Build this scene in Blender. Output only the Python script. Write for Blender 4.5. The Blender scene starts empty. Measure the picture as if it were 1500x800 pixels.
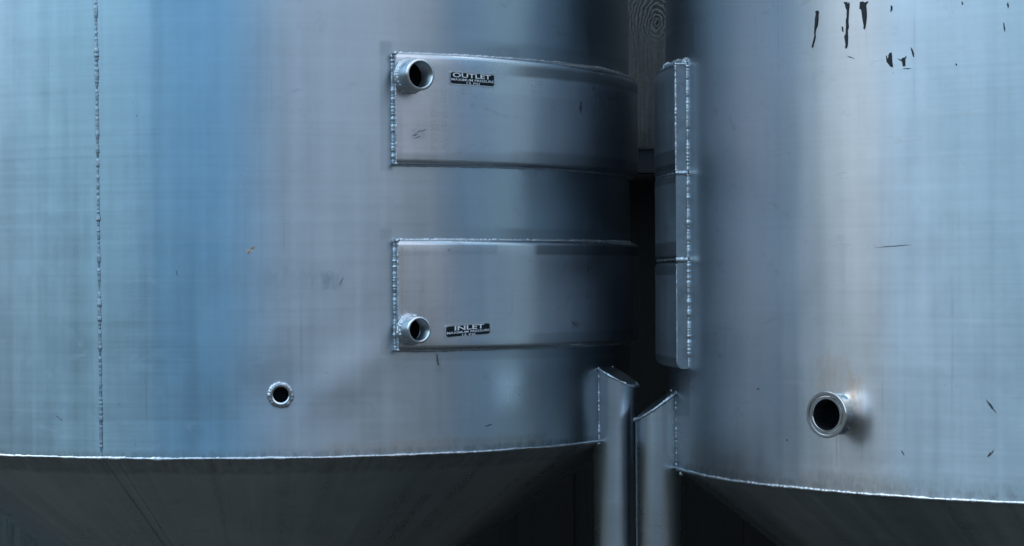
import bpy, bmesh, math, random
from mathutils import Vector, Matrix
random.seed(7)
PI = math.pi
scn = bpy.context.scene
COL = scn.collection

# ------------------------------------------------------------------ camera model (metres)
F_PX, HOR, ROLL, EYE = 3738.0, 412.0, 0.0059, 1.6

def ray(px, py):
    c, s = math.cos(ROLL), math.sin(ROLL)
    du, dv = px - 750.0, py - 400.0
    u = c*du - s*dv
    v = s*du + c*dv - (HOR - 400.0)
    return Vector((u/F_PX, 1.0, -v/F_PX))

class Tank:
    def __init__(s, cx, cy, R): s.cx, s.cy, s.R = cx, cy, R
    def hit(s, px, py, dr=0.0):
        """angle and height where the sight line meets the tank wall (dr proud of it)"""
        d = ray(px, py); R = s.R + dr
        a = d.x*d.x + 1; b = -2*(d.x*s.cx + s.cy); c = s.cx**2 + s.cy**2 - R*R
        q = b*b - 4*a*c
        t = (-b - math.sqrt(q))/(2*a) if q > 0 else -b/(2*a)
        x, y = d.x*t - s.cx, t - s.cy
        return math.atan2(x, -y), EYE + d.z*t
    def uv(s, px, py, dr=0.0):
        th, z = s.hit(px, py, dr); return th*s.R, z

def cyl(th, r, z): return Vector((r*math.sin(th), -r*math.cos(th), z))

LT = Tank(-0.568, 5.836, 0.8365)
RT = Tank(1.541, 5.504, 1.204)

# ------------------------------------------------------------------ object helpers
def empty(name, loc):
    o = bpy.data.objects.new(name, None); COL.objects.link(o); o.location = loc; return o

def link(name, me, mat, parent=None, smooth=True, sharp=None):
    me.name = name
    o = bpy.data.objects.new(name, me); COL.objects.link(o)
    if mat is not None: me.materials.append(mat)
    if smooth:
        me.polygons.foreach_set('use_smooth', [True]*len(me.polygons))
        if sharp: me.set_sharp_from_angle(angle=math.radians(sharp))
    me.update()
    if parent is not None: o.parent = parent
    return o

def mesh_from(verts, faces, uvs=None):
    me = bpy.data.meshes.new('mesh')
    me.from_pydata([tuple(v) for v in verts], [], faces)
    if uvs is not None:
        l = me.uv_layers.new(name='UVMap')
        for lp in me.loops: l.data[lp.index].uv = uvs[lp.vertex_index]
    me.validate(); me.update()
    return me

def grid(rows, uvrows, closed=False):
    """rows: list of equal-length point lists; quads between neighbours (rows wind so that normals face out)"""
    n = len(rows[0]); v = [p for r in rows for p in r]; uv = [p for r in uvrows for p in r]
    f = []
    for i in range(len(rows)-1):
        for j in range(n-1):
            f.append((i*n+j, (i+1)*n+j, (i+1)*n+j+1, i*n+j+1))
    return v, f, uv

def rsoft(x, a, b):
    t = max(0, min(1, (x-a)/(b-a))); return t*t*(3-2*t)

def vnoise(x, y, seed=0):
    from mathutils import noise
    return noise.noise(Vector((x, y, seed*7.31)))

# ------------------------------------------------------------------ materials
def new_mat(name):
    m = bpy.data.materials.new(name); m.use_nodes = True
    nt = m.node_tree; nt.nodes.clear()
    out = nt.nodes.new('ShaderNodeOutputMaterial'); p = nt.nodes.new('ShaderNodeBsdfPrincipled')
    nt.links.new(p.outputs[0], out.inputs[0])
    return m, nt, p

class NG:
    def __init__(s, nt): s.nt = nt
    def n(s, t, **kw):
        x = s.nt.nodes.new(t)
        for k, v in kw.items(): setattr(x, k, v)
        return x
    def put(s, sock, v):
        if isinstance(v, bpy.types.NodeSocket): s.nt.links.new(v, sock)
        else: sock.default_value = v
    def m(s, op, a, b=None, c=None, clamp=False):
        x = s.n('ShaderNodeMath', operation=op); x.use_clamp = clamp
        s.put(x.inputs[0], a)
        if b is not None: s.put(x.inputs[1], b)
        if c is not None: s.put(x.inputs[2], c)
        return x.outputs[0]
    def ss(s, x, a, b):
        q = s.n('ShaderNodeMapRange', interpolation_type='SMOOTHSTEP'); q.clamp = True
        s.put(q.inputs[0], x); s.put(q.inputs[1], a); s.put(q.inputs[2], b); q.inputs[3].default_value = 0; q.inputs[4].default_value = 1
        return q.outputs[0]
    def rng(s, x, a, b, c, d):
        q = s.n('ShaderNodeMapRange'); q.clamp = True
        s.put(q.inputs[0], x)
        for i, v in enumerate((a, b, c, d)): q.inputs[i+1].default_value = v
        return q.outputs[0]
    def comb(s, x, y, z):
        q = s.n('ShaderNodeCombineXYZ'); s.put(q.inputs[0], x); s.put(q.inputs[1], y); s.put(q.inputs[2], z); return q.outputs[0]
    def noise(s, vec, scale=1.0, detail=2.0, rough=.5, dist=0.0):
        q = s.n('ShaderNodeTexNoise'); s.put(q.inputs['Vector'], vec); q.inputs['Scale'].default_value = scale
        q.inputs['Detail'].default_value = detail; q.inputs['Roughness'].default_value = rough; q.inputs['Distortion'].default_value = dist
        return q.outputs[0]
    def mixc(s, f, a, b, mode='MIX'):
        q = s.n('ShaderNodeMix', data_type='RGBA', blend_type=mode); s.put(q.inputs[0], f); s.put(q.inputs[6], a); s.put(q.inputs[7], b); return q.outputs[2]
    def uv(s):
        q = s.n('ShaderNodeUVMap'); q.uv_map = 'UVMap'
        z = s.n('ShaderNodeSeparateXYZ'); s.nt.links.new(q.outputs[0], z.inputs[0]); return z.outputs[0], z.outputs[1]
    def rect(s, u, v, r, soft=.004, softv=None):
        u0, u1, v0, v1 = r; sv = softv or soft
        a = s.m('MULTIPLY', s.ss(u, u0-soft, u0+soft), s.m('SUBTRACT', 1.0, s.ss(u, u1-soft, u1+soft)))
        b = s.m('MULTIPLY', s.ss(v, v0-sv, v0+sv), s.m('SUBTRACT', 1.0, s.ss(v, v1-sv, v1+sv)))
        return s.m('MULTIPLY', a, b)

def steel(name, base=(.56, .60, .64), rough=.34, aniso=.55, seed=0.0, patches=(), stains=(), tints=(), blotch=.12, streak=.10, weave=.10, bump=.0):
    """brushed stainless sheet; patches = (rect, soft, d_rough, grey factor) places ground or polished differently, or a painted reflection;
    stains = (rect, soft, rgb, amount) weathering with a ragged outline"""
    m, nt, p = new_mat(name); g = NG(nt)
    u, v = g.uv()
    hor = g.noise(g.comb(g.m('MULTIPLY', u, 1.6), g.m('MULTIPLY', v, 115.0), seed), 1, 1.5, .6)
    ver = g.noise(g.comb(g.m('MULTIPLY', u, 95.0), g.m('MULTIPLY', v, 4.0), seed+3), 1, 1.5, .6)
    vwide = g.noise(g.comb(g.m('MULTIPLY', u, 22.0), g.m('MULTIPLY', v, .7), seed+5), 1, 3, .6)
    blo = g.noise(g.comb(u, v, seed+8), 5.0, 6, .6, .4)
    fine = g.noise(g.comb(u, v, seed+9), 60.0, 1.5, .6)
    wv = g.m('ADD', g.m('SUBTRACT', hor, .5), g.m('MULTIPLY', g.m('SUBTRACT', ver, .5), .4))
    f = g.m('ADD', 1.0, g.m('MULTIPLY', wv, weave))
    f = g.m('ADD', f, g.m('MULTIPLY', g.m('SUBTRACT', vwide, .5), streak))
    f = g.m('ADD', f, g.m('MULTIPLY', g.m('SUBTRACT', blo, .5), blotch))
    f = g.m('ADD', f, g.m('MULTIPLY', g.m('SUBTRACT', fine, .5), .06))
    r = g.m('ADD', rough, g.m('MULTIPLY', wv, .05))
    r = g.m('ADD', r, g.m('MULTIPLY', g.m('SUBTRACT', blo, .5), .14))
    r = g.m('ADD', r, g.m('MULTIPLY', g.m('SUBTRACT', vwide, .5), .14))
    for rc, soft, dr, gf in patches:
        k = g.rect(u, v, rc, *(soft if isinstance(soft, tuple) else (soft,)))
        r = g.m('ADD', r, g.m('MULTIPLY', k, dr))
        f = g.m('MULTIPLY', f, g.m('ADD', 1.0, g.m('MULTIPLY', k, gf-1.0)))
    colr = g.n('ShaderNodeVectorMath', operation='SCALE'); colr.inputs[0].default_value = base
    nt.links.new(f, colr.inputs['Scale']); c = colr.outputs[0]
    for rc, soft, rgb in tints:                       # sky reflection colours painted into the sheet
        c = g.mixc(g.rect(u, v, rc, *soft), c, (*rgb, 1), 'MULTIPLY')
    wob = g.m('SUBTRACT', g.noise(g.comb(u, v, seed+11), 38.0, 4, .65), .5)
    rag = g.rng(g.noise(g.comb(g.m('MULTIPLY', u, 60.0), g.m('MULTIPLY', v, 22.0), seed+14), 1, 4, .7), .35, .65, .25, 1.0)
    for rc, soft, rgb, amt in stains:
        uu = g.m('ADD', u, g.m('MULTIPLY', wob, soft*2.0)); vv = g.m('ADD', v, g.m('MULTIPLY', wob, soft*3.0))
        k = g.rect(uu, vv, rc, soft)
        k = g.m('MULTIPLY', g.m('MULTIPLY', k, amt), rag, clamp=True)
        c = g.mixc(k, c, (*rgb, 1)); r = g.m('ADD', r, g.m('MULTIPLY', k, .12))
    pit = g.noise(g.comb(u, v, seed+20), 150.0, 1, .5); big = g.noise(g.comb(u, v, seed+21), 7.0, 3, .6)
    pits = g.m('MULTIPLY', g.ss(pit, .76, .82), g.ss(big, .48, .62))
    run = g.m('MULTIPLY', g.ss(g.noise(g.comb(g.m('MULTIPLY', u, 95.0), g.m('MULTIPLY', v, 1.6), seed+23), 1, 2, .5), .62, .78), g.ss(big, .42, .6))
    scr = g.noise(g.comb(g.m('ADD', g.m('MULTIPLY', u, 18.0), g.m('MULTIPLY', v, 9.0)), g.m('SUBTRACT', g.m('MULTIPLY', v, 420.0), g.m('MULTIPLY', u, 160.0)), seed+25), 1, 1, .5)
    scrs = g.m('MULTIPLY', g.ss(scr, .80, .86), g.ss(big, .50, .60))
    smu = g.m('MULTIPLY', g.ss(g.noise(g.comb(g.m('MULTIPLY', u, 12.0), g.m('MULTIPLY', v, 26.0), seed+27), 1, 4, .65, .6), .58, .76), .36)
    c = g.mixc(g.m('MULTIPLY', pits, .7), c, (.10, .12, .13, 1))
    c = g.mixc(g.m('ADD', g.m('MULTIPLY', run, .26), smu, clamp=True), c, (.26, .30, .33, 1))
    c = g.mixc(g.m('MULTIPLY', scrs, .5), c, (.85, .88, .90, 1))
    r = g.m('ADD', r, g.m('MULTIPLY', smu, .25))
    g.put(p.inputs['Base Color'], c)
    p.inputs['Metallic'].default_value = 1.0
    g.put(p.inputs['Roughness'], g.m('MAXIMUM', r, .12))
    p.inputs['Anisotropic'].default_value = aniso; p.inputs['Anisotropic Rotation'].default_value = .25
    t = g.n('ShaderNodeTangent', direction_type='UV_MAP'); t.uv_map = 'UVMap'
    nt.links.new(t.outputs[0], p.inputs['Tangent'])
    return m

def plain_metal(name, base, rough, nscale=120.0, bump=.4, var=.25, rvar=.15, dist=.0008):
    m, nt, p = new_mat(name); g = NG(nt)
    tc = g.n('ShaderNodeTexCoord').outputs['Object']
    a = g.noise(tc, nscale, 4, .6); b0 = g.noise(tc, nscale*.22, 3, .6)
    f = g.m('ADD', 1.0-var*.5, g.m('MULTIPLY', a, var))
    f = g.m('MULTIPLY', f, g.rng(b0, .3, .7, .85, 1.12))
    s = g.n('ShaderNodeVectorMath', operation='SCALE'); s.inputs[0].default_value = base; nt.links.new(f, s.inputs['Scale'])
    nt.links.new(s.outputs[0], p.inputs['Base Color'])
    p.inputs['Metallic'].default_value = 1.0
    g.put(p.inputs['Roughness'], g.m('ADD', rough-.5*rvar, g.m('MULTIPLY', b0, rvar)))
    bp = g.n('ShaderNodeBump'); bp.inputs['Strength'].default_value = bump; bp.inputs['Distance'].default_value = dist
    nt.links.new(a, bp.inputs['Height']); nt.links.new(bp.outputs[0], p.inputs['Normal'])
    return m

def matte(name, base, rough=.6, spec=.4, nscale=80., var=.3):
    m, nt, p = new_mat(name); g = NG(nt)
    tc = g.n('ShaderNodeTexCoord').outputs['Object']
    a = g.noise(tc, nscale, 4, .6)
    s = g.n('ShaderNodeVectorMath', operation='SCALE'); s.inputs[0].default_value = base
    g.put(s.inputs['Scale'], g.m('ADD', 1-var*.5, g.m('MULTIPLY', a, var)))
    nt.links.new(s.outputs[0], p.inputs['Base Color'])
    p.inputs['Roughness'].default_value = rough; p.inputs['Specular IOR Level'].default_value = spec
    return m

M_WELD = plain_metal('weld_metal', (.54, .57, .60), .44, 180., .4, .7, .2)
M_WELD_DULL = plain_metal('dull_weld_metal', (.31, .39, .45), .46, 150., .3, .6, .2)
M_FIT = plain_metal('machined_steel', (.62, .64, .66), .17, 90., .12, .18, .12)
M_CAST = plain_metal('cast_steel', (.64, .66, .68), .22, 160., .22, .3, .14)
M_BORE = plain_metal('pipe_bore', (.42, .45, .47), .3, 90., .3, .3, .1)
M_BORE_SHADE = matte('bore_shade', (.003, .005, .006), .9, .0)  # black for discs that paint the shade inside bores
M_PLATE = matte('black_plate_enamel', (.008, .014, .018), .5, .15)
M_LETTER = matte('bare_letter_metal', (.66, .68, .70), .45, .5, 300., .3)
M_RIM = plain_metal('plate_rim_metal', (.50, .53, .55), .4, 200., .2, .4, .1)
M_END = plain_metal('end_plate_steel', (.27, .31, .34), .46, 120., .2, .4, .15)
M_VINYL = matte('black_vinyl', (.008, .012, .015), .5, .3)
M_SCUFF = matte('dark_scuff', (.045, .055, .065), .6, .3)

# ------------------------------------------------------------------ geometry builders
def dent(T, th, z, dents):
    d = 0.0
    for t0, z0, su, sv, amp, ang in dents:
        u = (th-t0)*T.R; w = z-z0
        uu = u*math.cos(ang)+w*math.sin(ang); ww = -u*math.sin(ang)+w*math.cos(ang)
        d += amp*math.exp(-(uu/su)**2-(ww/sv)**2)
    return d

def shell(T, z0, z1, dents, seed, n=900, nz=110):
    rows, uvs = [], []
    for j in range(n+1):
        th = -PI + 2*PI*j/n; r, q = [], []
        for i in range(nz+1):
            z = z0 + (z1-z0)*i/nz
            w = .0010*vnoise(math.cos(th)*1.9*T.R, math.sin(th)*1.9*T.R+z*.35, seed)+.0006*vnoise(math.cos(th)*4*T.R+9, math.sin(th)*4*T.R+z*2.6, seed+1)
            r.append(cyl(th, T.R + w*rsoft(z, z0, z0+.1) + dent(T, th, z, dents), z)); q.append((th*T.R, z))
        rows.append(r); uvs.append(q)
    return grid(rows, uvs)

def revolve(T, prof, n=300, a0=-PI, a1=PI):
    rows, uvs = [], []
    L = [0]
    for a, b in zip(prof, prof[1:]): L.append(L[-1]+math.hypot(b[0]-a[0], b[1]-a[1]))
    for j in range(n+1):
        th = a0+(a1-a0)*j/n
        rows.append([cyl(th, r, z) for r, z in prof]); uvs.append([(th*T.R, prof[0][1]-l) for l in L])
    return grid(rows, uvs)

def tube_geo(path, radf, sides=8, flat=None):
    """bead along a path of (point, outward normal); radf(i, k) gives the ring radius"""
    V, F = [], []
    n = len(path)
    for i, (p, nn) in enumerate(path):
        a = path[max(0, i-1)][0]; b = path[min(n-1, i+1)][0]
        t = (b-a).normalized(); s = t.cross(nn).normalized(); o = s.cross(t).normalized()
        for k in range(sides):
            an = 2*PI*k/sides; r = radf(i, k)
            V.append(p + s*(r*math.cos(an)) + o*(r*math.sin(an)*(flat or .75)))
    for i in range(n-1):
        for k in range(sides):
            F.append((i*sides+k, (i+1)*sides+k, (i+1)*sides+(k+1) % sides, i*sides+(k+1) % sides))
    F.append(tuple(range(sides))[::-1]); F.append(tuple((n-1)*sides+k for k in range(sides)))
    return V, F

def bead(path_fn, length, rad, pitch=.006, seed=1, lump=.35, step=.0018, sides=8, flat=.75):
    """weld bead: scalloped ripples at the pitch plus random lumps; path_fn(s) -> (point, normal), s in metres"""
    n = max(4, int(length/step)); path = []
    rs = []
    rr = random.Random(seed); drop = [rr.random() for _ in range(int(length/pitch)+3)]
    for i in range(n+1):
        s = length*i/n; p, nn = path_fn(s)
        k = max(0.0, s/pitch+1.1*vnoise(s*70, seed*3.7, 8)); fr = k-int(k)
        amp = .68+.5*drop[min(len(drop)-1, int(k))]
        r = rad*(amp*(1-  .22*lump*(abs(fr-.5)*2)**2) + .25*vnoise(s*420, seed*1.7, 2) + .25*vnoise(s*60, seed*2.3, 5)+.25*vnoise(s*18, seed*4.3, 5))
        if vnoise(s*33, seed*5.1, 9) > .45: r *= 1.25
        path.append((p + nn*(rad*.12*vnoise(s*200, seed, 4)) , nn)); rs.append(max(r, rad*.35))
    rs2 = [[rs[i]*(1+.18*vnoise(i*.5, k*2.1, seed)) for k in range(sides)] for i in range(n+1)]
    return tube_geo(path, lambda i, k: rs2[i][k], sides, flat)

def merge(*parts):
    V, F = [], []
    for v, f in parts:
        o = len(V); V += list(v); F += [tuple(i+o for i in q) for q in f]
    return V, F

def lathe(prof, frame, n=64, cap=False, jitter=None):
    """profile of (radius, height) turned round the frame's own axis"""
    o, ax, e1, e2 = frame; V, F = [], []
    for i, (r, h) in enumerate(prof):
        for k in range(n):
            a = 2*PI*k/n; q = r*(1+(jitter(i, k) if jitter else 0))
            V.append(o+ax*h+e1*(q*math.cos(a))+e2*(q*math.sin(a)))
    m = len(prof)
    for i in range(m-1):
        for k in range(n):
            F.append((i*n+k, i*n+(k+1) % n, (i+1)*n+(k+1) % n, (i+1)*n+k))
    if cap: F.append(tuple((m-1)*n+k for k in range(n)))
    return V, F

def frame_at(th, r, z, turn=0.0, tilt=0.0):
    ax = Vector((math.sin(th+turn), -math.cos(th+turn), math.sin(tilt))).normalized()
    e1 = Vector((0, 0, 1)).cross(ax).normalized(); e2 = ax.cross(e1)
    return cyl(th, r, z), ax, e1, e2

def torus_bead(fr, R, rad, h, seed, pitch=.007, lump=.35, squash=1.0):
    o, ax, e1, e2 = fr
    def fn(s):
        a = s/R; d = e1*math.cos(a)+e2*math.sin(a)
        return o+ax*h+d*R, (d*.6+ax*.8).normalized()
    return bead(fn, 2*PI*R, rad, pitch, seed, lump, .0015, 8, .9)

def jacket_profile(z0, z1, t, r, k=7):
    P = [(-.002, z1)]
    for i in range(k+1):
        a = PI/2*(1-i/k); P.append((t-r+r*math.cos(a), z1-r+r*math.sin(a)))
    for i in range(1, 13): P.append((t, z1-r+(z0-z1+2*r)*i/13))
    for i in range(k+1):
        a = -PI/2*i/k; P.append((t-r+r*math.cos(a), z0+r+r*math.sin(a)))
    P.append((-.002, z0)); return P

def jacket(name, T, th0, th1, z0, z1, t, r, mat, parent, seed=0, n=260):
    prof = jacket_profile(z0, z1, t, r)
    rows, uvs = [], []
    for j in range(n+1):
        th = th0+(th1-th0)*j/n
        w = .0007*vnoise(th*T.R*4, seed*3.3, 2)
        rr = []
        for (o, z) in prof:
            q = .0009*vnoise(th*T.R*6, z*7, seed) if o > t*.9 else 0
            rr.append(cyl(th, T.R+o+q, z+w))
        rows.append(rr); uvs.append([(th*T.R, z+(.0 if abs(o-t) < 1e-6 else (t-o)*(1 if z > (z0+z1)/2 else -1))) for o, z in prof])
    V, F, U = grid(rows, uvs)
    # grid winds for theta rows of top-to-bottom profile: flip to face out
    F = [f[::-1] for f in F]
    m = len(prof); a = len(V)
    V += [v.copy() for v in rows[0]]+[v.copy() for v in rows[-1]]; U += uvs[0]+uvs[-1]
    F.append(tuple(range(a, a+m))); F.append(tuple(range(a+2*m-1, a+m-1, -1)))
    me = mesh_from(V, F, U)
    bm = bmesh.new(); bm.from_mesh(me); bmesh.ops.recalc_face_normals(bm, faces=bm.faces); bm.to_mesh(me); bm.free()
    return link(name, me, mat, parent, True, 50)

def surf_poly(T, pts, dr, thick=.0006):
    """a thin patch that lies on the wall, its outline given as seen"""
    q = [T.hit(x, y, dr) for x, y in pts]
    V = [cyl(t, T.R+dr+thick, z) for t, z in q]+[cyl(t, T.R+dr-.002, z) for t, z in q]; n = len(q)
    F = [tuple(range(n))]
    for i in range(n): F.append((i, (i+1) % n, n+(i+1) % n, n+i))
    return V, F

def streak_poly(a, b, w, seed, n=7):
    rr = random.Random(seed); (x0, y0), (x1, y1) = a, b
    L = math.hypot(x1-x0, y1-y0); nx, ny = -(y1-y0)/L, (x1-x0)/L
    up, dn = [], []
    for i in range(n+1):
        t = i/n; ww = w*.5*math.sin(PI*min(.97, max(.03, t)))*(.6+.8*rr.random()); j = (rr.random()-.5)*w*.5
        x, y = x0+(x1-x0)*t+nx*j, y0+(y1-y0)*t+ny*j
        up.append((x+nx*ww, y+ny*ww)); dn.append((x-nx*ww, y-ny*ww))
    return up+dn[::-1]

def tri_obj(name, V, F, mat, parent, smooth=False, sharp=None):
    me = mesh_from(V, F)
    bm = bmesh.new(); bm.from_mesh(me); bmesh.ops.recalc_face_normals(bm, faces=bm.faces)
    bmesh.ops.triangulate(bm, faces=[f for f in bm.faces if len(f.verts) > 4]); bm.to_mesh(me); bm.free()
    return link(name, me, mat, parent, smooth, sharp)

def text_mesh(body, width, height, bold):
    cu = bpy.data.curves.new('lettering', 'FONT'); cu.body = body; cu.size = 1; cu.offset = bold; cu.resolution_u = 3
    ob = bpy.data.objects.new('lettering', cu); COL.objects.link(ob)
    bpy.context.view_layer.update()
    me = bpy.data.meshes.new_from_object(ob.evaluated_get(bpy.context.evaluated_depsgraph_get()))
    V = [v.co.copy() for v in me.vertices]; Fs = [tuple(p.vertices) for p in me.polygons]
    bpy.data.objects.remove(ob); bpy.data.curves.remove(cu); bpy.data.meshes.remove(me)
    x0 = min(v.x for v in V); x1 = max(v.x for v in V); y0 = min(v.y for v in V); y1 = max(v.y for v in V)
    return [((v.x-(x0+x1)/2)/(x1-x0)*width, (v.y-(y0+y1)/2)/(y1-y0)*height) for v in V], Fs

def nameplate(T, corners, dr, lines, parent, skew):
    """black enamel plate with a bare metal rim and raised lettering, wrapped on the jacket"""
    q = [T.hit(x, y, dr) for x, y in corners]           # tl, tr, br, bl
    uc = sum(a for a, _ in q)/4; zc = sum(z for _, z in q)/4
    W = ((q[1][0]-q[0][0])+(q[2][0]-q[3][0]))/2*(T.R+dr); H = ((q[0][1]-q[3][1])+(q[1][1]-q[2][1]))/2
    def place(x, y, d): return cyl(uc+x/(T.R+dr), T.R+dr+d, zc+y+x*skew)
    def slab(w, h, d0, d1, cr, n=24):
        pts = []
        for sx, sy, a0 in ((1, 1, 0), (-1, 1, 90), (-1, -1, 180), (1, -1, 270)):
            for k in range(5):
                a = math.radians(a0+22.5*k); pts.append((sx*(w/2-cr)+cr*math.cos(a), sy*(h/2-cr)+cr*math.sin(a)))
        # follow the curve: strips across
        rows = []
        for i in range(n+1):
            x = -w/2+w*i/n
            ax = abs(x)-(w/2-cr); yy = h/2 if ax <= 0 else h/2-cr+math.sqrt(max(0, cr*cr-ax*ax))
            rows.append((x, yy))
        V, F = [], []
        for x, yy in rows:
            V += [place(x, yy, d1), place(x, -yy, d1), place(x, yy, d0), place(x, -yy, d0)]
        for i in range(n):
            a, b = 4*i, 4*i+4
            F += [(a, a+1, b+1, b), (a, b, b+2, a+2), (a+1, a+3, b+3, b+1)]
        F += [(0, 2, 3, 1), (4*n, 4*n+1, 4*n+3, 4*n+2)]
        return V, F
    V, F = slab(W, H, -.003, .0014, .003)
    rim = tri_obj('name_plate', V, F, M_RIM, parent)
    V, F = slab(W-.0065, H-.0055, .0005, .0019, .002)
    tri_obj('enamel_panel', V, F, M_PLATE, rim)
    P = []
    for body, w, h, y, bold, x in lines:
        tv, tf = text_mesh(body, w*W, h*H, bold)
        P.append(([place(a+x*W, b+y*H, .0024) for a, b in tv], tf))
    V, F = merge(*P)
    tri_obj('lettering', V, F, M_LETTER, rim)
    return rim

def leg(T, th, Ra, rp, ztop_axis, slope, parent, mat, name='leg', zbot=.0, n=96, top=True, side=1):
    """pipe leg coped into the wall, its top cut on the slant and capped; th, Ra place its axis"""
    ax = cyl(th, Ra, 0); out = Vector((math.sin(th), -math.cos(th), 0)); tan = Vector((math.cos(th), math.sin(th), 0))
    def zt(o): return ztop_axis - slope*o
    V, U = [], []
    zs = 40
    for k in range(n+1):
        a = 2*PI*k/n; o = rp*math.cos(a); s = rp*math.sin(a)
        for i in range(zs+1):
            f = i/zs; V.append(ax+out*o+tan*s+Vector((0, 0, zbot+(zt(o)-zbot)*f))); U.append((a*rp, zbot+(zt(o)-zbot)*f))
    F = []
    for k in range(n):
        for i in range(zs):
            F.append((k*(zs+1)+i, (k+1)*(zs+1)+i, (k+1)*(zs+1)+i+1, k*(zs+1)+i+1))
    o = link(name, mesh_from(V, F, U), mat, parent, True, 60)
    # slanted cap, a plate set in the cut
    Vc = [ax+out*(rp*.999*math.cos(2*PI*k/n))+tan*(rp*.999*math.sin(2*PI*k/n))+Vector((0, 0, zt(rp*.999*math.cos(2*PI*k/n))+.0015)) for k in range(n)]
    Uc = [(rp*math.cos(2*PI*k/n), rp*math.sin(2*PI*k/n)) for k in range(n)]
    link('leg_cap', mesh_from(Vc, [tuple(range(n))], Uc), mat, o, False)
    # weld round the cut where it stands clear of the wall
    pts = []
    for k in range(721):
        a = -PI+2*PI*k/720; p = ax+out*(rp*math.cos(a))+tan*(rp*math.sin(a))
        if math.hypot(p.x, p.y) > T.R-.002: pts.append(a)
    a0, a1 = min(pts), max(pts)
    fr_a = [a for a in pts if (out*math.cos(a)+tan*math.sin(a)).y < .30]
    b0, b1 = (min(fr_a), max(fr_a)) if len(fr_a) > 40 else (a0, a1)
    nrm = (out*slope+Vector((0, 0, 1))).normalized()
    def fn(s):
        a = b0+s/rp
        return ax+out*(rp*math.cos(a))+tan*(rp*math.sin(a))+Vector((0, 0, zt(rp*math.cos(a)))), nrm
    parts = [bead(fn, (b1-b0)*rp, .0044, .008, 31+side, .2)]
    # welds up both sides where pipe meets wall
    for sgn in (-1, 1):
        a = a0 if sgn < 0 else a1
        p = ax+out*(rp*math.cos(a))+tan*(rp*math.sin(a)); ztop = zt(rp*math.cos(a)); zb = T.zweld-.004
        nn = (Vector((p.x, p.y, 0)).normalized()*.7+(out*math.cos(a)+tan*math.sin(a))*.7).normalized()
        parts.append(bead(lambda s: (p+Vector((0, 0, zb+s)), nn), ztop-zb+.002, .0050, .0085, 40+side*2+sgn, .5))
        # heavy blob at the foot of the weld
        parts.append(bead(lambda s: (p+Vector((0, 0, zb-.004+s)), nn), .032, .0062, .012, 60+side*2+sgn, .3))
    Vw, Fw = merge(*parts)
    tri_obj('weld_bead', Vw, Fw, M_WELD, o, True)
    return o, (a0, a1)

def ring_bead(T, z, dr, rad, seed, pitch=.007, a0=-PI, a1=PI, lump=.3, wob=.0012, step=.0022, tilt=.35):
    R = T.R+dr
    def fn(s):
        th = a0+s/R; w = wob*vnoise(s*9, seed*1.9, 6)+wob*.6*vnoise(s*45, seed, 3)
        return cyl(th, R, z+w), Vector((math.sin(th), -math.cos(th), tilt)).normalized()
    return bead(fn, (a1-a0)*R, rad, pitch, seed, lump, step)

def solve_leg(T, px_wall, px_edge, py, rp, right):
    """axis of a pipe whose outer edge shows at px_edge and whose side meets the wall at px_wall"""
    th, _ = T.hit(px_wall, py); W = Vector((T.cx, T.cy))+Vector((T.R*math.sin(th), -T.R*math.cos(th)))
    d = ray(px_edge, py); d2 = Vector((d.x, 1)).normalized(); nrm = Vector((d2.y, -d2.x))*(-1 if right else 1)   # towards the pipe
    # axis = d2*t + nrm*rp ; |axis-W| = rp
    o = nrm*rp-W; b = o.dot(d2); c = o.dot(o)-rp*rp; q = b*b-c
    t = -b+math.sqrt(q) if q > 0 else -b
    A = d2*t+nrm*rp-Vector((T.cx, T.cy))
    return math.atan2(A.x, -A.y), A.length

# ================================================================== LEFT TANK
LT.zweld = LT.hit(240, 671)[1]
RT.zweld = RT.hit(1300, 725)[1]
ZTOP = 2.9
left = empty('steel_tank', (LT.cx, LT.cy, 0))
left['label'] = 'blue-tinged stainless tank with OUTLET and INLET plates on two welded panels'
left['category'] = 'tank'; left['group'] = 'stainless tanks side by side'

JT = .020                                            # how far the jackets stand proud
def jz(T, px, py): return T.hit(px, py, .004)[1]
OZ1, OZ0 = jz(LT, 600, 78.5), jz(LT, 600, 241.5)
IZ1, IZ0 = jz(LT, 600, 351.5), jz(LT, 600, 513.5)
th_out = LT.hit(575, 160)[0]; th_in = LT.hit(578, 430)[0]
thJ1 = math.radians(150)

def rc(T, x0, y0, x1, y1, dr=0.0):
    u0, za = T.uv(x0, y0, dr); u1, _ = T.uv(x1, y1, dr); _, zb = T.uv(x0, y1, dr)
    return (u0, u1 if x1 < 2000 else 9.0, min(za, zb), max(za, zb))

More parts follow.
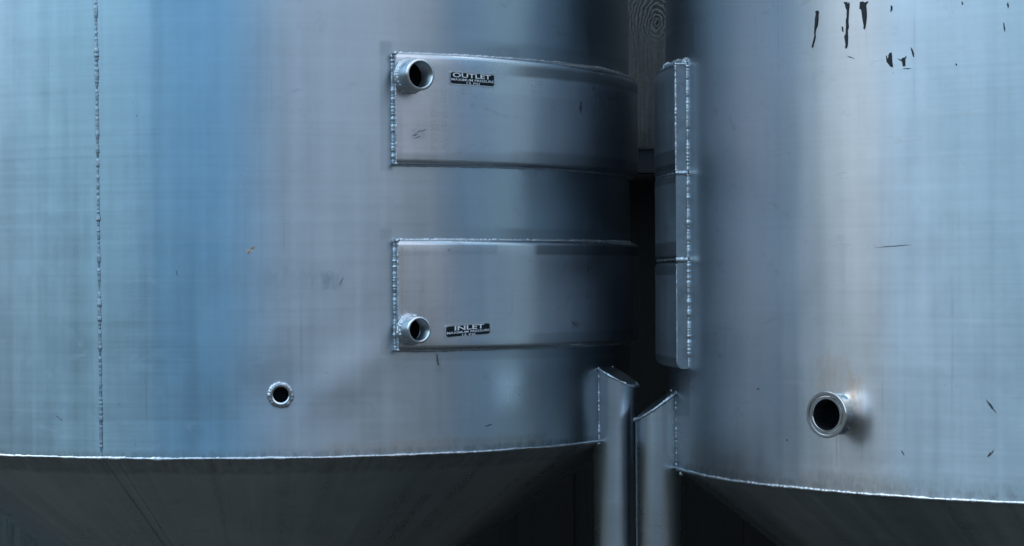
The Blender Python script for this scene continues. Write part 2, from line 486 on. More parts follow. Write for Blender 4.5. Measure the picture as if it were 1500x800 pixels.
u_seam = LT.uv(146, 400)[0]
patL = [
    (rc(LT, 556, 60, 575, 250), .003, .05, .85), (rc(LT, 556, 60, 760, 80), .006, .06, .90),
    (rc(LT, 556, 335, 576, 520), .003, .05, .86), (rc(LT, 556, 333, 780, 352), .006, .06, .90),
    (rc(LT, 700, 60, 3000, 95), (.05, .006), .05, .85), (rc(LT, 740, 335, 3000, 354), (.04, .004), .05, .85),
    ((u_seam-.012, u_seam-.003, 0, 4), .003, .05, .86), ((u_seam+.002, u_seam+.010, 0, 4), .003, .03, .92),
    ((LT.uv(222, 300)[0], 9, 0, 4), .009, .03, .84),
    (rc(LT, 595, 512, 900, 530), .004, .05, .85), (rc(LT, 724, 545, 768, 600), (.022, .028), -.06, 1.30),  # last patch paints a soft bright reflection below the INLET panel
]
staL = [
    ((-9, 9, LT.zweld-.01, LT.zweld+.012), .006, (.17, .20, .22), .75),
    (rc(LT, 480, 648, 800, 664), .006, (.30, .24, .18), .45),
    (rc(LT, 300, 395, 500, 425), .022, (.24, .29, .33), .5),
    (rc(LT, 470, 400, 500, 425), .010, (.20, .24, .28), .65),
    (rc(LT, 150, 330, 300, 350), .015, (.25, .34, .40), .4),
    (rc(LT, 361, 365, 371, 368), .003, (.80, .45, .15), 1.0),
    (rc(LT, 640, 525, 646, 545), .003, (.25, .2, .17), .4),
]
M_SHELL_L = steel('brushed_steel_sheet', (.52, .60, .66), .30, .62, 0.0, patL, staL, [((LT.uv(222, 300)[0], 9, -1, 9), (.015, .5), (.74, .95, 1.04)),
     ((LT.uv(362, 300)[0], 9, -1, 9), (.085, .5), (1/.74, 1/.95, 1/1.04)), ((-9, LT.uv(222, 300)[0], -1, 9), (.015, .5), (.79, .955, 1.03))])  # blue and cyan sky reflections painted as bands on the wall
tp, zp = LT.hit(411, 578)
dentL = [(tp, zp, .075, .065, -.0022, 0), (LT.hit(495, 560)[0], LT.hit(495, 560)[1], .11, .05, .0030, .55),
         (LT.hit(640, 590)[0], LT.hit(640, 590)[1], .10, .16, -.0012, .0), (LT.hit(745, 585)[0], LT.hit(745, 585)[1], .04, .05, .0022, 0),
         (LT.hit(300, 620)[0], LT.hit(300, 620)[1], .2, .08, -.0015, 0.1)]
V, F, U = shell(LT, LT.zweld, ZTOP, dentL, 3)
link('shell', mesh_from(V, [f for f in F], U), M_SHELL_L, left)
# cone below
HC = .585
M_CONE = steel('brushed_cone_sheet', (.58, .62, .63), .30, .5, 40.0, [], [((-9, 9, LT.zweld-.06, LT.zweld+.1), .01, (.12, .13, .13), .5)], blotch=.4, streak=.5, weave=.12)
def cone_prof(T, H, hole=.05, n=40):
    return [(T.R-.002-(T.R-.002-hole)*i/n, T.zweld-.002-H*(1-hole/T.R)*i/n) for i in range(n+1)]
V, F, U = revolve(LT, cone_prof(LT, HC), 360)
cone = link('cone_bottom', mesh_from(V, F, U), M_CONE, left)
# welded seams down the cone
def cone_seam(T, H, th, rad, seed):
    L = math.hypot(T.R-.05, H*.94); out = Vector((H*math.sin(th), -H*math.cos(th), -T.R)).normalized()
    def fn(s):
        f = s/L; r = T.R-.002-(T.R-.052)*f
        return cyl(th+.0015*vnoise(s*9, seed, 1), r, T.zweld-.002-H*(1-.05/T.R)*f), out
    return bead(fn, L, rad, .007, seed, .3, .003)
th_cs = LT.hit(150, 668)[0]
V, F = merge(cone_seam(LT, HC, th_cs, .0013, 3), cone_seam(LT, HC, th_cs+.033, .0009, 4))
tri_obj('cone_seam', V, F, M_WELD_DULL, cone, True)
# top head, above the frame
V, F, U = revolve(LT, [(LT.R*math.cos(a*PI/24), ZTOP+.25*math.sin(a*PI/24)) for a in range(12, -1, -1)], 180)
link('top_head', mesh_from(V, F, U), M_CONE, left)
# welds
V, F = ring_bead(LT, LT.zweld-.001, .0005, .0028, 11, .016)
tri_obj('rim_weld', V, F, M_WELD, left, True)
def seam_fn(s):
    z = LT.zweld+s; f = (z-LT.zweld)/(EYE+.55-LT.zweld)
    th = LT.hit(148.3, 660)[0]+f*(LT.hit(140.5, 5)[0]-LT.hit(148.3, 660)[0])
    return cyl(th, LT.R+.0004, z), cyl(th, 1, 0)
V, F = bead(seam_fn, ZTOP-LT.zweld, .0034, .015, 21, .2, .002, 8, .45)
tri_obj('seam_weld', V, F, M_WELD_DULL, left, True)

# cooling jackets
patO = [(rc(LT, 657, 135, 3000, 232, JT), (.003, .004), .03, .93), (rc(LT, 755, 96, 3000, 112, JT), (.05, .004), .06, .52),
        (rc(LT, 755, 222, 3000, 250, JT), (.04, .004), .05, .75), (rc(LT, 657, 222, 760, 240, JT), (.01, .004), .04, .88)]
staO = [(rc(LT, 600, 188, 626, 204, JT), .006, (.24, .27, .30), .5), (rc(LT, 850, 148, 853, 166, JT), .002, (.05, .06, .07), .9),
        (rc(LT, 583, 170, 590, 232, JT), .005, (.32, .27, .24), .35), (rc(LT, 690, 150, 697, 158, JT), .004, (.28, .3, .33), .5)]
patI = [(rc(LT, 657, 358, 730, 373, JT), (.006, .003), .04, .85), (rc(LT, 785, 358, 3000, 373, JT), (.01, .003), .06, .5),
        (rc(LT, 657, 374, 3000, 490, JT), (.003, .003), .02, .95), (rc(LT, 775, 488, 3000, 505, JT), (.03, .004), .05, .76)]
staI = [(rc(LT, 586, 362, 592, 470, JT), .004, (.30, .22, .16), .55), (rc(LT, 656, 365, 660, 368, JT), .002, (.2, .17, .15), .7),
        (rc(LT, 838, 470, 848, 480, JT), .006, (.06, .07, .08), .6)]
M_J1 = steel('outlet_panel_steel', (.57, .60, .64), .29, .6, 60.0, patO, staO, blotch=.16)
M_J2 = steel('inlet_panel_steel', (.57, .60, .64), .29, .6, 80.0, patI, staI, blotch=.16, streak=.2)
for th0, z0, z1, mat, seed, lab in ((th_out, OZ0, OZ1, M_J1, 1, 'upper welded panel with the OUTLET plate'), (th_in, IZ0, IZ1, M_J2, 2, 'lower welded panel with the INLET plate')):
    j = jacket('cooling_jacket', LT, th0, thJ1, z0, z1, JT, .011, mat, left, seed)
    j['label'] = lab
    parts = []
    # end welds: foot on the wall and the corner of the end plate
    ee = cyl(th0, 1, 0); tt = Vector((math.cos(th0), math.sin(th0), 0))
    for (r_, rad, sd, dd) in ((LT.R+.0015, .0034, 5, -.001), (LT.R+JT-.001, .0015, 6, .0)):
        parts.append(bead(lambda s: (cyl(th0, r_, z0+.001+s)+tt*dd, (ee-tt*.9).normalized()), z1-z0-.002, rad, .011, sd+seed*3, .6, .0016))
    parts.append(ring_bead(LT, z1+.001, .001, .0034, 8+seed, .006, th0, thJ1, .3, .0012, .0022, .8))
    parts.append(ring_bead(LT, z0-.001, .001, .0026, 18+seed, .006, th0, thJ1, .3, .0008, .0022, -.8))
    parts.append(bead(lambda s: (cyl(th0, LT.R+.001+s, z1-.001), (Vector((0, 0, 1))-tt).normalized()), JT, .0042, .008, 5, .3))
    parts.append(bead(lambda s: (cyl(th0, LT.R+.001+s, z0+.001), (Vector((0, 0, -1))-tt).normalized()), JT, .0032, .008, 5, .3))
    V, F = merge(*parts)
    tri_obj('weld_bead', V, F, M_WELD, j, True)

# threaded pipe couplings on the jackets
def coupling(T, base_px, dr, R0, L, bore, turn, tilt, parent, label, seed, clips=False):
    th, z = T.hit(*base_px, dr); fr = frame_at(th, T.R+dr, z, turn, tilt)
    c = .0022
    prof = [(R0, -.012), (R0, L-c), (R0-c*.35, L-c*.3), (R0-c, L), (bore+.0015, L), (bore, L-.0016)]
    V, F = lathe(prof, fr, 72)
    o = tri_obj('pipe_fitting', V, F, M_CAST, parent, True, 40); o['label'] = label
    pr = []; h = L-.0016; k = 0                      # threaded bore, then a black disc painting its inner shade
    while h > .004:
        pr += [(bore, h), (bore+.0009, h-.0012)]; h -= .0024
    pr += [(bore*.98, .0025)]
    V, F = lathe([pr[0]]+pr, fr, 64); tri_obj('threaded_bore', V, F, M_BORE, o, True, 60)
    V, F = lathe([(bore*.985, .003), (.0005, .0028)], fr, 48); tri_obj('bore_shade_disc', V, F, M_BORE_SHADE, o, False)
    V1, F1 = torus_bead(fr, R0+.0012, .0046, .002, seed, .009, .3)
    V2, F2 = torus_bead(fr, R0+.0002, .0036, .0075, seed+1, .008, .4)
    V, F = merge((V1, F1), (V2, F2)); tri_obj('weld_bead', V, F, M_WELD, o, True)
    return o, fr
coupling(LT, (600, 111.5), JT, .0318, .046, .0255, .10, .0, left, 'short threaded outlet coupling on the upper panel', 70)
o, fr = coupling(LT, (600.5, 483), JT, .0268, .040, .0213, .10, .0, left, 'short threaded inlet coupling on the lower panel', 74)
# heavy weld tack on top of the inlet coupling
oo, ax, e1, e2 = fr
V, F = bead(lambda s: (oo+ax*(.004+s*.75)+e2*(.0272)+e1*(.004-s*.2), e2), .03, .0042, .01, 5, .3); tri_obj('weld_tack', V, F, M_WELD, o, True)

# nameplates
nameplate(LT, [(657.6, 104.6), (725.4, 107.6), (724.2, 128.2), (657.8, 124.6)], JT,
          [('OUTLET', .83, .33, .22, .020, -.02), ('MAXIMUM PRESSURE', .92, .17, -.10, .008, 0), ('15 PSI', .28, .15, -.32, .008, 0)], left, -.018)
nameplate(LT, [(650.6, 475.6), (718, 472.6), (719, 491.8), (651.8, 495)], JT,
          [('INLET', .64, .33, .22, .020, .02), ('MAXIMUM PRESSURE', .92, .17, -.10, .008, 0), ('15 PSI', .28, .15, -.32, .008, 0)], left, .055)

# small bare port low on the front
fr = frame_at(tp, LT.R-.002, zp, 0, 0)
V, F = lathe([(.0205, -.01), (.0205, .0135), (.0195, .015), (.0165, .015), (.0155, .0142), (.0155, .0100)], fr, 64)
port = tri_obj('port', V, F, M_FIT, left, True, 40)
V, F = lathe([(.0155, .011), (.0153, .0062), (.0005, .006)], fr, 48); tri_obj('port_bore', V, F, M_BORE_SHADE, port, True, 60)  # black floor paints the shade inside the port
def port_weld(s):
    a = s/.0222; d = fr[2]*math.cos(a)+fr[3]*math.sin(a)
    return fr[0]+fr[1]*.0065+d*.0222, (d*.5+fr[1]*.8).normalized()
V, F = bead(port_weld, 2*PI*.0222, .0044, .0085, 91, .45, .0014); tri_obj('weld_bead', V, F, M_WELD, port, True)

# marks on the wall and the upper panel
M_ORANGE = matte('orange_scrape', (.42, .22, .07), .6, .3)
M_SMEAR = matte('grey_smear', (.13, .15, .17), .55, .35)
for i, (a, b, w, dr, mm) in enumerate((((362, 371.5), (367, 366.5), 2.2, 0, M_ORANGE), ((367, 364.5), (374, 361), 2.0, 0, M_ORANGE),
        ((604, 199), (613, 196.5), 1.5, JT, M_SMEAR), ((609, 196), (618, 190), 1.4, JT, M_SMEAR), ((616, 193), (625, 189.5), 1.3, JT, M_SMEAR), ((605, 203), (619, 198.5), 1.1, JT, M_SMEAR),
        ((851.5, 150), (851, 164), 2.4, JT, M_SCUFF), ((497, 419), (503, 406), 1.5, 0, M_SMEAR), ((258, 396), (259.5, 404), 1.2, 0, M_SMEAR),
        ((640.5, 519), (643, 535), 1.2, 0, M_SMEAR), ((838, 470), (845, 477), 1.8, JT, M_SMEAR), ((80, 607), (92, 617), 1.2, 0, M_SMEAR), ((710, 625), (722, 621), 1.5, 0, M_SCUFF))):
    V, F = surf_poly(LT, streak_poly(a, b, w, 80+i), dr+.0012, .0003); tri_obj('scratch', V, F, mm, left)

# legs of the left tank
RP = .048
M_LEG = steel('leg_pipe_steel', (.47, .51, .54), .30, .0, 120.0, [], [], blotch=.22, streak=.22, weave=.08)
thl, Ral = solve_leg(LT, 877.5, 934, 600, RP, True)
zt_l = LT.hit(877.5, 540)[1]
def leg_top(T, th, Ra, rp, th_tip, ztip, slope):
    p = cyl(th_tip, T.R, 0)-cyl(th, Ra, 0); o = p.dot(Vector((math.sin(th), -math.cos(th), 0))); return ztip+slope*o
zax = leg_top(LT, thl, Ral, RP, LT.hit(877.5, 540)[0], zt_l, .56)
leg(LT, thl, Ral, RP, zax, .56, left, M_LEG, side=1)
# its neighbour at 120 degrees, whose edge shows at the frame's left, and the one behind
leg(LT, thl-PI*2/3, Ral, RP, zax, .56, left, M_LEG, side=2)
leg(LT, thl+PI*2/3, Ral, RP, zax, .56, left, M_LEG, side=3)
print('left leg', math.degrees(thl), Ral, zax)

# ================================================================== RIGHT TANK
right = empty('steel_tank', (RT.cx, RT.cy, 0))
right['label'] = 'pale stainless tank with torn black letter remnants and a round flanged port'
right['category'] = 'tank'; right['group'] = 'stainless tanks side by side'
tf, zf = RT.hit(1230, 606)
patR = [(rc(RT, 975, 60, 1016, 100), .003, .08, .72), (rc(RT, 1010, 90, 1018, 545), .002, .05, .9),
        (rc(RT, 975, 540, 1010, 600), .004, .05, .8), ((RT.uv(1290, 300)[0], 9, 0, 4), .020, .02, .96)]
staR = [((-9, 9, RT.zweld-.01, RT.zweld+.016), .008, (.20, .22, .24), .7),
        (rc(RT, 1170, 690, 1330, 716), .010, (.30, .26, .22), .4),
        (rc(RT, 1200, 690, 1500, 712), .012, (.16, .20, .21), .45),
        (rc(RT, 1244, 552, 1262, 630), .014, (.40, .25, .14), .8),
        (rc(RT, 1195, 520, 1245, 575), .014, (.42, .33, .26), .6),
        (rc(RT, 1224, 640, 1227, 682), .003, (.18, .18, .18), .5), (rc(RT, 1230, 640, 1232, 676), .003, (.18, .18, .18), .4),
        (rc(RT, 1262, 640, 1264, 672), .003, (.22, .22, .2), .4),
        (rc(RT, 1270, 358, 1335, 363), .004, (.3, .34, .38), .4), (rc(RT, 1360, 90, 1470, 96), .005, (.36, .46, .55), .4)]
M_SHELL_R = steel('pale_brushed_steel_sheet', (.60, .63, .66), .35, .60, 200.0, patR, staR, [((RT.uv(1292, 300)[0], 9, -1, 9), (.055, .5), (.80, .94, 1.04))])  # bluer sky reflection painted into the right part of the wall
dentR = [(RT.hit(1255, 575)[0], RT.hit(1255, 575)[1], .07, .05, -.0003, -.8), (tf, zf, .10, .10, -.0003, 0), (RT.hit(1330, 560)[0], RT.hit(1330, 560)[1], .12, .09, .0010, .4)]
V, F, U = shell(RT, RT.zweld, ZTOP, dentR, 5, n=1200)
link('shell', mesh_from(V, F, U), M_SHELL_R, right)
HR = .92
V, F, U = revolve(RT, cone_prof(RT, HR), 420)
coner = link('cone_bottom', mesh_from(V, F, U), M_CONE, right)
V, F = merge(cone_seam(RT, HR, RT.hit(1371, 735)[0], .0012, 13))
tri_obj('cone_seam', V, F, M_WELD_DULL, coner, True)
V, F, U = revolve(RT, [(RT.R*math.cos(a*PI/24), ZTOP+.3*math.sin(a*PI/24)) for a in range(12, -1, -1)], 180)
link('top_head', mesh_from(V, F, U), M_CONE, right)
V, F = ring_bead(RT, RT.zweld-.001, .0005, .0033, 111, .018)
tri_obj('rim_weld', V, F, M_WELD, right, True)

# three jackets stacked down its left side, seen end on
thr = RT.hit(1008, 300)[0]
RJ = .026
edges = [(94, 252.5), (254.5, 379.5), (381.5, 540)]
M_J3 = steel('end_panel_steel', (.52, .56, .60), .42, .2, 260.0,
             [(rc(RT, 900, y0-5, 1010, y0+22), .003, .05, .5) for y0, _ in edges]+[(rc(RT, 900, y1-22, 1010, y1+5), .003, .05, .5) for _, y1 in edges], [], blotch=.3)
for k, (ya, yb) in enumerate(edges):
    z1, z0 = RT.hit(1006, ya)[1], RT.hit(1006, yb)[1]
    th0 = math.radians(-165)
    j = jacket('cooling_jacket', RT, th0, thr, z0, z1, RJ, (.004, .008, .014)[k], M_J3, right, 30+k)
    ee = cyl(thr, 1, 0); tt = Vector((-math.cos(thr), -math.sin(thr), 0))
    parts = [bead(lambda s: (cyl(thr, RT.R+.001, z0+.002+s)-tt*.001, (ee-tt*.6).normalized()), z1-z0-.004, .0040, .012, 130+k, .45, .0016)]
    if k == 0: parts.append(bead(lambda s: (cyl(thr, RT.R+RJ-.0005, z0+.003+s), (ee-tt*.6).normalized()), z1-z0-.006, .0026, .010, 140+k, .4, .0016))
    if k == 2: parts.append(bead(lambda s: (cyl(thr, RT.R+RJ-.0005, z0+.012+s), (ee-tt*.6).normalized()), z1-z0-.02, .0014, .007, 140+k, .3, .0016))
    if k < 2:
        parts.append(bead(lambda s: (cyl(thr, RT.R+.0005+s, z0-.0012), (Vector((0, 0, .3))-tt).normalized()), RJ, .0048, .012, 150+k, .3))
        parts.append(ring_bead(RT, z0-.0012, RJ-.004, .0028, 160+k, .007, thr-.5, thr, .3, .0012, .003, .2))
    if k == 0:
        parts.append(bead(lambda s: (cyl(thr, RT.R+.0005+s, z1), (Vector((0, 0, 1))-tt).normalized()), RJ, .0028, .01, 155, .3))
        parts.append(ring_bead(RT, z1+.006, .002, .0105, 165, .007, thr-.6, thr-.004, .9, .004, .003, .8))
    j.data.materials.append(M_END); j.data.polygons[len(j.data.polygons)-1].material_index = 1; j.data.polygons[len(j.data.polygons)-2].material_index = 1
    V, F = merge(*parts); tri_obj('weld_bead', V, F, M_WELD, j, True)

# flanged sanitary port
fr = frame_at(tf, RT.R, zf, .22, .0)
LF = .049
V, F = lathe([(r*1.08, h) for r, h in [(.0325, -.02), (.0325, LF-.011), (.0335, LF-.0085), (.0385, LF-.006), (.0396, LF-.0045), (.0398, LF-.0015), (.0388, LF),
              (.0350, LF), (.0344, LF-.0026), (.0318, LF-.0026), (.0310, LF-.0002), (.0272, LF-.0002), (.0262, LF-.0014), (.0259, LF-.004)]], fr, 96)
flange = tri_obj('flanged_port', V, F, M_FIT, right, True, 35)
V, F = lathe([(.0280, LF-.0035), (.0278, .010)], fr, 64); tri_obj('port_bore', V, F, M_BORE, flange, True, 60)
V, F = lathe([(.0279, .0105), (.0005, .0100)], fr, 48); tri_obj('bore_shade_disc', V, F, M_BORE_SHADE, flange, False)  # black disc painting the shade deep in the port
V, F = torus_bead(fr, .0360, .0024, .003, 95, .005, .2); tri_obj('weld_bead', V, F, M_WELD_DULL, flange, True)

# black lettering remnants and scratches
def z1p(pts): return [(1180+x/7.27, y/7.27) for x, y in pts]
VIN = [
 [(105,120),(130,112),(140,135),(132,150),(133,200),(125,270),(105,320),(100,355),(104,385),(95,430),(80,480),(76,508),(66,505),(72,475),(85,430),(95,385),(93,345),(97,290),(102,200),(110,150)],
 [(405,25),(420,22),(442,22),(447,60),(462,24),(464,60),(458,100),(455,160),(450,230),(456,285),(445,320),(447,400),(447,460),(440,495),(430,517),(422,512),(428,480),(420,430),(413,385),(428,360),(432,280),(430,215),(438,190),(440,110),(428,85),(420,45)],
 [(580,22),(612,15),(625,28),(665,15),(640,50),(645,110),(648,170),(640,240),(632,290),(628,312),(618,308),(620,270),(610,220),(600,150),(595,105),(575,95)],
 [(908,58),(917,60),(920,95),(905,125),(908,95)],
 [(895,565),(912,560),(915,600),(918,660),(928,712),(905,712),(885,685),(865,660),(858,590),(866,622),(880,620),(885,585)],
 [(980,622),(1022,638),(1030,618),(1058,612),(1072,598),(1056,625),(1058,700),(1035,705),(1030,655),(1005,645)],
 [(1120,505),(1135,525),(1150,575),(1147,608),(1138,580)],
 [(386,283),(393,285),(398,340),(390,325)],
]
P = [surf_poly(RT, z1p(p), .0003) for p in VIN]
P += [surf_poly(RT, streak_poly(a, b, w, 3+i), .0003) for i, (a, b, w) in enumerate((((1409, 2), (1409.5, 7), 1.6), ((1476, 3), (1476.5, 12), 1.8), ((1470.5, 33), (1471.5, 46), 1.5)))]
for V, F in P: tri_obj('letter_remnant', V, F, M_VINYL, right)
SC = [((1300.5, 591), (1312, 589), 3.0), ((1313, 589), (1322, 586.5), 2.0), ((1444, 585), (1459.5, 606), 2.6), ((1445.5, 670), (1456, 660), 2.6),
      ((1320, 659), (1325.5, 668), 1.6), ((1283, 362.5), (1334, 358.5), 1.0), ((1390, 566), (1403, 564.5), 1.2), ((1240, 82), (1252, 86), 1.0),
      ((1322, 100.5), (1334, 100), 1.0), ((1400, 93), (1401, 96), 1.6), ((1109, 568), (1111, 571), 1.5), ((1152, 643), (1153, 646), 1.5)]
for i, (a, b, w) in enumerate(SC):
    V, F = surf_poly(RT, streak_poly(a, b, w, 50+i), .0002, .0003); tri_obj('scratch', V, F, M_SCUFF, right)

# legs of the right tank
thr_l, Rar = solve_leg(RT, 990.5, 931, 650, RP, False)
tip = RT.hit(990.5, 575)
zaxr = leg_top(RT, thr_l, Rar, RP, tip[0], tip[1], .72)
leg(RT, thr_l, Rar, RP, zaxr, .72, right, M_LEG, side=5)
leg(RT, thr_l+PI*2/3, Rar, RP, zaxr, .72, right, M_LEG, side=6)
leg(RT, thr_l-PI*2/3, Rar, RP, zaxr, .72, right, M_LEG, side=7)
print('right leg', math.degrees(thr_l), Rar, zaxr)
# little weld spatter ball under the wall
def ball(c, r):
    V, F = [], []
    n, m = 10, 6
    for i in range(m+1):
        b = -PI/2+PI*i/m
        for k in range(n): V.append(c+Vector((math.cos(b)*math.cos(2*PI*k/n), math.cos(b)*math.sin(2*PI*k/n), math.sin(b)))*r)
    for i in range(m):
        for k in range(n): F.append((i*n+k, i*n+(k+1) % n, (i+1)*n+(k+1) % n, (i+1)*n+k))
    return V, F
t_, z_ = RT.hit(994, 694); V, F = ball(cyl(t_, RT.R-.006, z_), .005)
tri_obj('weld_spatter', V, F, M_WELD, right, True)

# ================================================================== WOODEN FENCE behind
YF = 7.2
def at_y(px, py, Y):
    d = ray(px, py); return d.x*Y, EYE+d.z*Y
kx, kz = at_y(963, 35, YF)
def wood_mat():
    m, nt, p = new_mat('weathered_wood'); g = NG(nt)
    tc = g.n('ShaderNodeTexCoord').outputs['Object']; sp = g.n('ShaderNodeSeparateXYZ'); nt.links.new(tc, sp.inputs[0])
    x, z = sp.outputs[0], sp.outputs[2]
    wx = g.noise(tc, 14, 4, .6); wz = g.noise(tc, 45, 3, .6)
    dx = g.m('MULTIPLY', g.m('SUBTRACT', x, kx), .97); dz = g.m('MULTIPLY', g.m('SUBTRACT', z, kz), .97)
    d = g.m('SQRT', g.m('ADD', g.m('POWER', g.m('MULTIPLY', dx, 1.0), 2.0), g.m('POWER', g.m('MULTIPLY', dz, .62), 2.0)))
    d = g.m('ADD', d, g.m('MULTIPLY', wx, .035)); d = g.m('ADD', d, g.m('MULTIPLY', wz, .012))
    ringp = g.m('SINE', g.m('MULTIPLY', d, 720.0))
    near = g.m('MULTIPLY', g.m('SUBTRACT', 1.0, g.ss(d, .06, .17)), g.ss(dz, -.07, .02))
    gr = g.noise(g.comb(g.m('MULTIPLY', x, 110.0), 0.0, g.m('MULTIPLY', z, 5.0)), 1, 5, .7, .6)
    base = g.m('ADD', g.m('MULTIPLY', g.m('ADD', .5, g.m('MULTIPLY', ringp, .34)), near), g.m('MULTIPLY', gr, g.m('SUBTRACT', 1.0, near)))
    knot = g.ss(d, .022, .032)
    fl = g.noise(tc, 160, 4, .7)
    val = g.m('MULTIPLY', g.m('ADD', g.m('MULTIPLY', base, .75), g.m('MULTIPLY', fl, .35)), g.m('ADD', .25, g.m('MULTIPLY', knot, .75)))
    cr = g.n('ShaderNodeValToRGB'); pale = g.m('ADD', 1.0, g.m('MULTIPLY', g.m('SUBTRACT', 1.0, g.ss(x, -1.3, -1.2)), 2.2)); gap_shade = g.ss(g.m('ADD', z, g.m('MULTIPLY', wx, .2)), 1.92, 2.22); val2 = g.m('MULTIPLY', g.m('MULTIPLY', val, pale), g.m('ADD', .28, g.m('MULTIPLY', gap_shade, .72))); nt.links.new(val2, cr.inputs[0])  # low boards darkened as gap shade, left boards lightened as sky light, all painted
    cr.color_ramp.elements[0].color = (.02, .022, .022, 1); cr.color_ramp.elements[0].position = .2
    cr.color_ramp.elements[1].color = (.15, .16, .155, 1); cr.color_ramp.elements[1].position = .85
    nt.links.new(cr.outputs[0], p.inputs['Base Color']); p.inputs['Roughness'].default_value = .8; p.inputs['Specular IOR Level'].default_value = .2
    b = g.n('ShaderNodeBump'); b.inputs['Strength'].default_value = .8; b.inputs['Distance'].default_value = .004; nt.links.new(val, b.inputs['Height']); nt.links.new(b.outputs[0], p.inputs['Normal'])
    return m
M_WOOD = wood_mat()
def box(x0, x1, y0, y1, z0, z1):
    V = [Vector((x, y, z)) for x in (x0, x1) for y in (y0, y1) for z in (z0, z1)]
    return V, [(0, 1, 3, 2), (4, 6, 7, 5), (0, 4, 5, 1), (2, 3, 7, 6), (0, 2, 6, 4), (1, 5, 7, 3)]
fence = empty('wooden_fence', (0, YF, 0))
fence['label'] = 'dark weathered board fence with a knot, seen in the gap behind the tanks'; fence['category'] = 'fence'
parts = []; rr = random.Random(4)
gap_x = at_y(40, 790, YF)[0]; bx = kx+.075         # a board edge right of the knot and one at the lower left
w = .16; x = bx-30*w
k = 0
xs = []
xc = bx
while xc > -5.2: xs.append((xc-w+.0002, xc-.0002)); xc -= w
xc = bx
while xc < 6: xs.append((xc+.0002, xc+w-.0002)); xc += w
for a, b in xs:
    d = rr.uniform(-.004, .004)
    parts.append(box(a, b, d, d+.025, .02, 3.3+rr.uniform(-.02, .02)))
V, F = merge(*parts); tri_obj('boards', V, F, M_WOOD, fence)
zb1, zb0 = at_y(945, 218.5, YF-.12)[1], at_y(945, 253, YF-.12)[1]
M_RAIL = matte('dark_painted_steel', (.02, .024, .028), .45, .5)
V, F = merge(box(-5.2, 6, -.12, -.114, zb0, zb1), box(-5.2, 6, -.125, -.03, zb1-.001, zb1+.004), box(-5.2, 6, -.114, -.006, zb0, zb0+.006))
tri_obj('rail', V, F, M_RAIL, fence)
V, F = merge(box(-5.2, 6, .03, .06, (.1), 3.2)); tri_obj('backing', V, F, matte('backing_board', (.02, .02, .02), .9, .1), fence)

# ================================================================== GROUND
me = mesh_from([(-400, -400, 0), (400, -400, 0), (400, 400, 0), (-400, 400, 0)], [(0, 1, 2, 3)])
ground = link('ground', me, matte('dark_yard_ground', (.060, .058, .052), .9, .2, 3.0, .6), None, False)
ground['kind'] = 'structure'

# ================================================================== SKY, SUN
SUN_AZ, SUN_EL = math.radians(-88), math.radians(48)      # azimuth from straight behind the camera, negative to its left
wd = bpy.data.worlds.new('World'); scn.world = wd; wd.use_nodes = True
nt = wd.node_tree; nt.nodes.clear(); g = NG(nt)
out = g.n('ShaderNodeOutputWorld'); bg = g.n('ShaderNodeBackground'); nt.links.new(bg.outputs[0], out.inputs[0])
sky = g.n('ShaderNodeTexSky', sky_type='NISHITA'); sky.sun_disc = False; sky.sun_elevation = SUN_EL
sd = Vector((math.sin(SUN_AZ), -math.cos(SUN_AZ), 0))
sky.sun_rotation = math.atan2(sd.x, sd.y)
tc = g.n('ShaderNodeTexCoord').outputs['Generated']; sp = g.n('ShaderNodeSeparateXYZ'); nt.links.new(tc, sp.inputs[0])
az = g.m('MULTIPLY', g.m('ARCTAN2', sp.outputs[0], g.m('MULTIPLY', sp.outputs[1], -1.0)), 180/PI)
el = g.m('MULTIPLY', g.m('ARCSINE', sp.outputs[2]), 180/PI)
warp = g.m('MULTIPLY', g.m('SUBTRACT', g.noise(tc, 2.2, 5, .6), .5), 7.0)
azw = g.m('ADD', az, warp)
def cloud(a0, a1, sa, e0, e1, se):
    k = g.m('MULTIPLY', g.ss(azw, a0-sa, a0+sa), g.m('SUBTRACT', 1.0, g.ss(azw, a1-sa, a1+sa)))
    ew = g.m('ADD', el, g.m('MULTIPLY', warp, .6))
    return g.m('MULTIPLY', k, g.m('MULTIPLY', g.ss(ew, e0-se, e0+se), g.m('SUBTRACT', 1.0, g.ss(ew, e1-se, e1+se))))
puffs = g.rng(g.noise(tc, 3.5, 7, .6), .38, .60, .75, 1.0)
c = sky.outputs[0]
c = g.mixc(.9, c, (4.4, 5.2, 6.2, 1))                                                              # thin high overcast
def lay(c, mask, rgb, amt=1.0): return g.mixc(g.m('MULTIPLY', g.m('MULTIPLY', mask, puffs), amt, clamp=True), c, (*rgb, 1))
c = lay(c, cloud(-400, -112, 9, -20, 60, 8), (4.4, 4.9, 5.7), .9)
c = lay(c, cloud(-140, -105, 8, -5, 70, 10), (6.2, 7.0, 8.2))
c = lay(c, cloud(-90, -70, 5, 0, 70, 10), (6.8, 8.0, 9.8))
c = lay(c, cloud(-74, -29, 3, 0, 70, 10), (5.7, 8.3, 10.0))
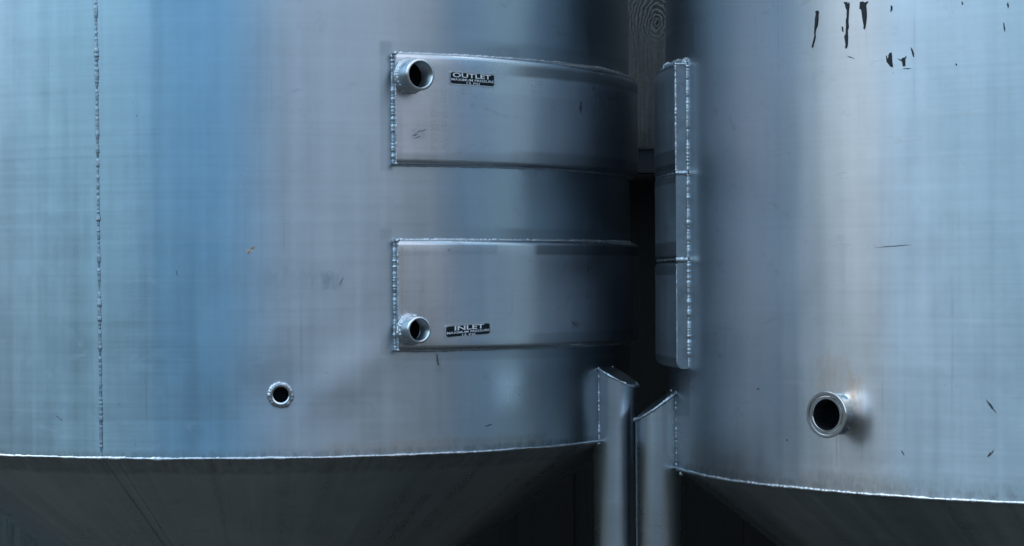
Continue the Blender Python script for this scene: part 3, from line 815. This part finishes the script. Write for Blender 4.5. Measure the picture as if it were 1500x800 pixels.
c = lay(c, cloud(-30, 10, 6, 0, 80, 10), (3.4, 6.0, 9.0), 1.15)                                     # clear blue gap
c = lay(c, cloud(-120, -84, 11, 0, 65, 10), (9.4, 11.6, 13.3))
c = lay(c, cloud(8, 52, 12, 0, 75, 8), (6.0, 7.2, 9.0))
c = lay(c, cloud(44, 72, 9, 0, 75, 8), (5.0, 5.6, 6.5))
c = lay(c, cloud(66, 86, 4, 2, 55, 6), (8.4, 8.4, 8.6))
c = lay(c, cloud(96, 400, 5, -20, 60, 6), (3.4, 4.1, 4.7), .95)
low = g.m('ADD', .06, g.m('MULTIPLY', g.ss(g.m('ADD', el, g.m('MULTIPLY', warp, .25)), 2.0, 17.0), 1.3))   # sky dimmed near the horizon, added to darken the low reflections
dim = g.n('ShaderNodeVectorMath', operation='SCALE'); nt.links.new(c, dim.inputs[0]); nt.links.new(low, dim.inputs['Scale'])
nt.links.new(dim.outputs[0], bg.inputs[0]); bg.inputs[1].default_value = .10
sl = bpy.data.lights.new('sun', 'SUN'); sl.energy = .5; sl.angle = math.radians(30); sl.color = (1, .99, .97)
so = bpy.data.objects.new('sun', sl); COL.objects.link(so)
dv = Vector((math.sin(SUN_AZ)*math.cos(SUN_EL), -math.cos(SUN_AZ)*math.cos(SUN_EL), math.sin(SUN_EL)))
so.rotation_euler = dv.to_track_quat('Z', 'Y').to_euler(); so.location = (-3, -3, 6)

# ================================================================== CAMERA
cam = bpy.data.cameras.new('camera'); co = bpy.data.objects.new('camera', cam); COL.objects.link(co)
cam.sensor_width = 36; cam.lens = F_PX/1500*36; cam.shift_y = (HOR-400)/1500; cam.clip_end = 2000; cam.clip_start = .05
co.matrix_world = Matrix.Translation((0, 0, EYE)) @ Matrix.Rotation(PI/2, 4, 'X') @ Matrix.Rotation(-ROLL, 4, 'Z')
scn.camera = co
vs = scn.view_settings; scn.display_settings.display_device = 'sRGB'
vs.view_transform = 'Standard'; vs.look = 'None'; vs.exposure = .74; vs.gamma = 1; vs.use_curve_mapping = False
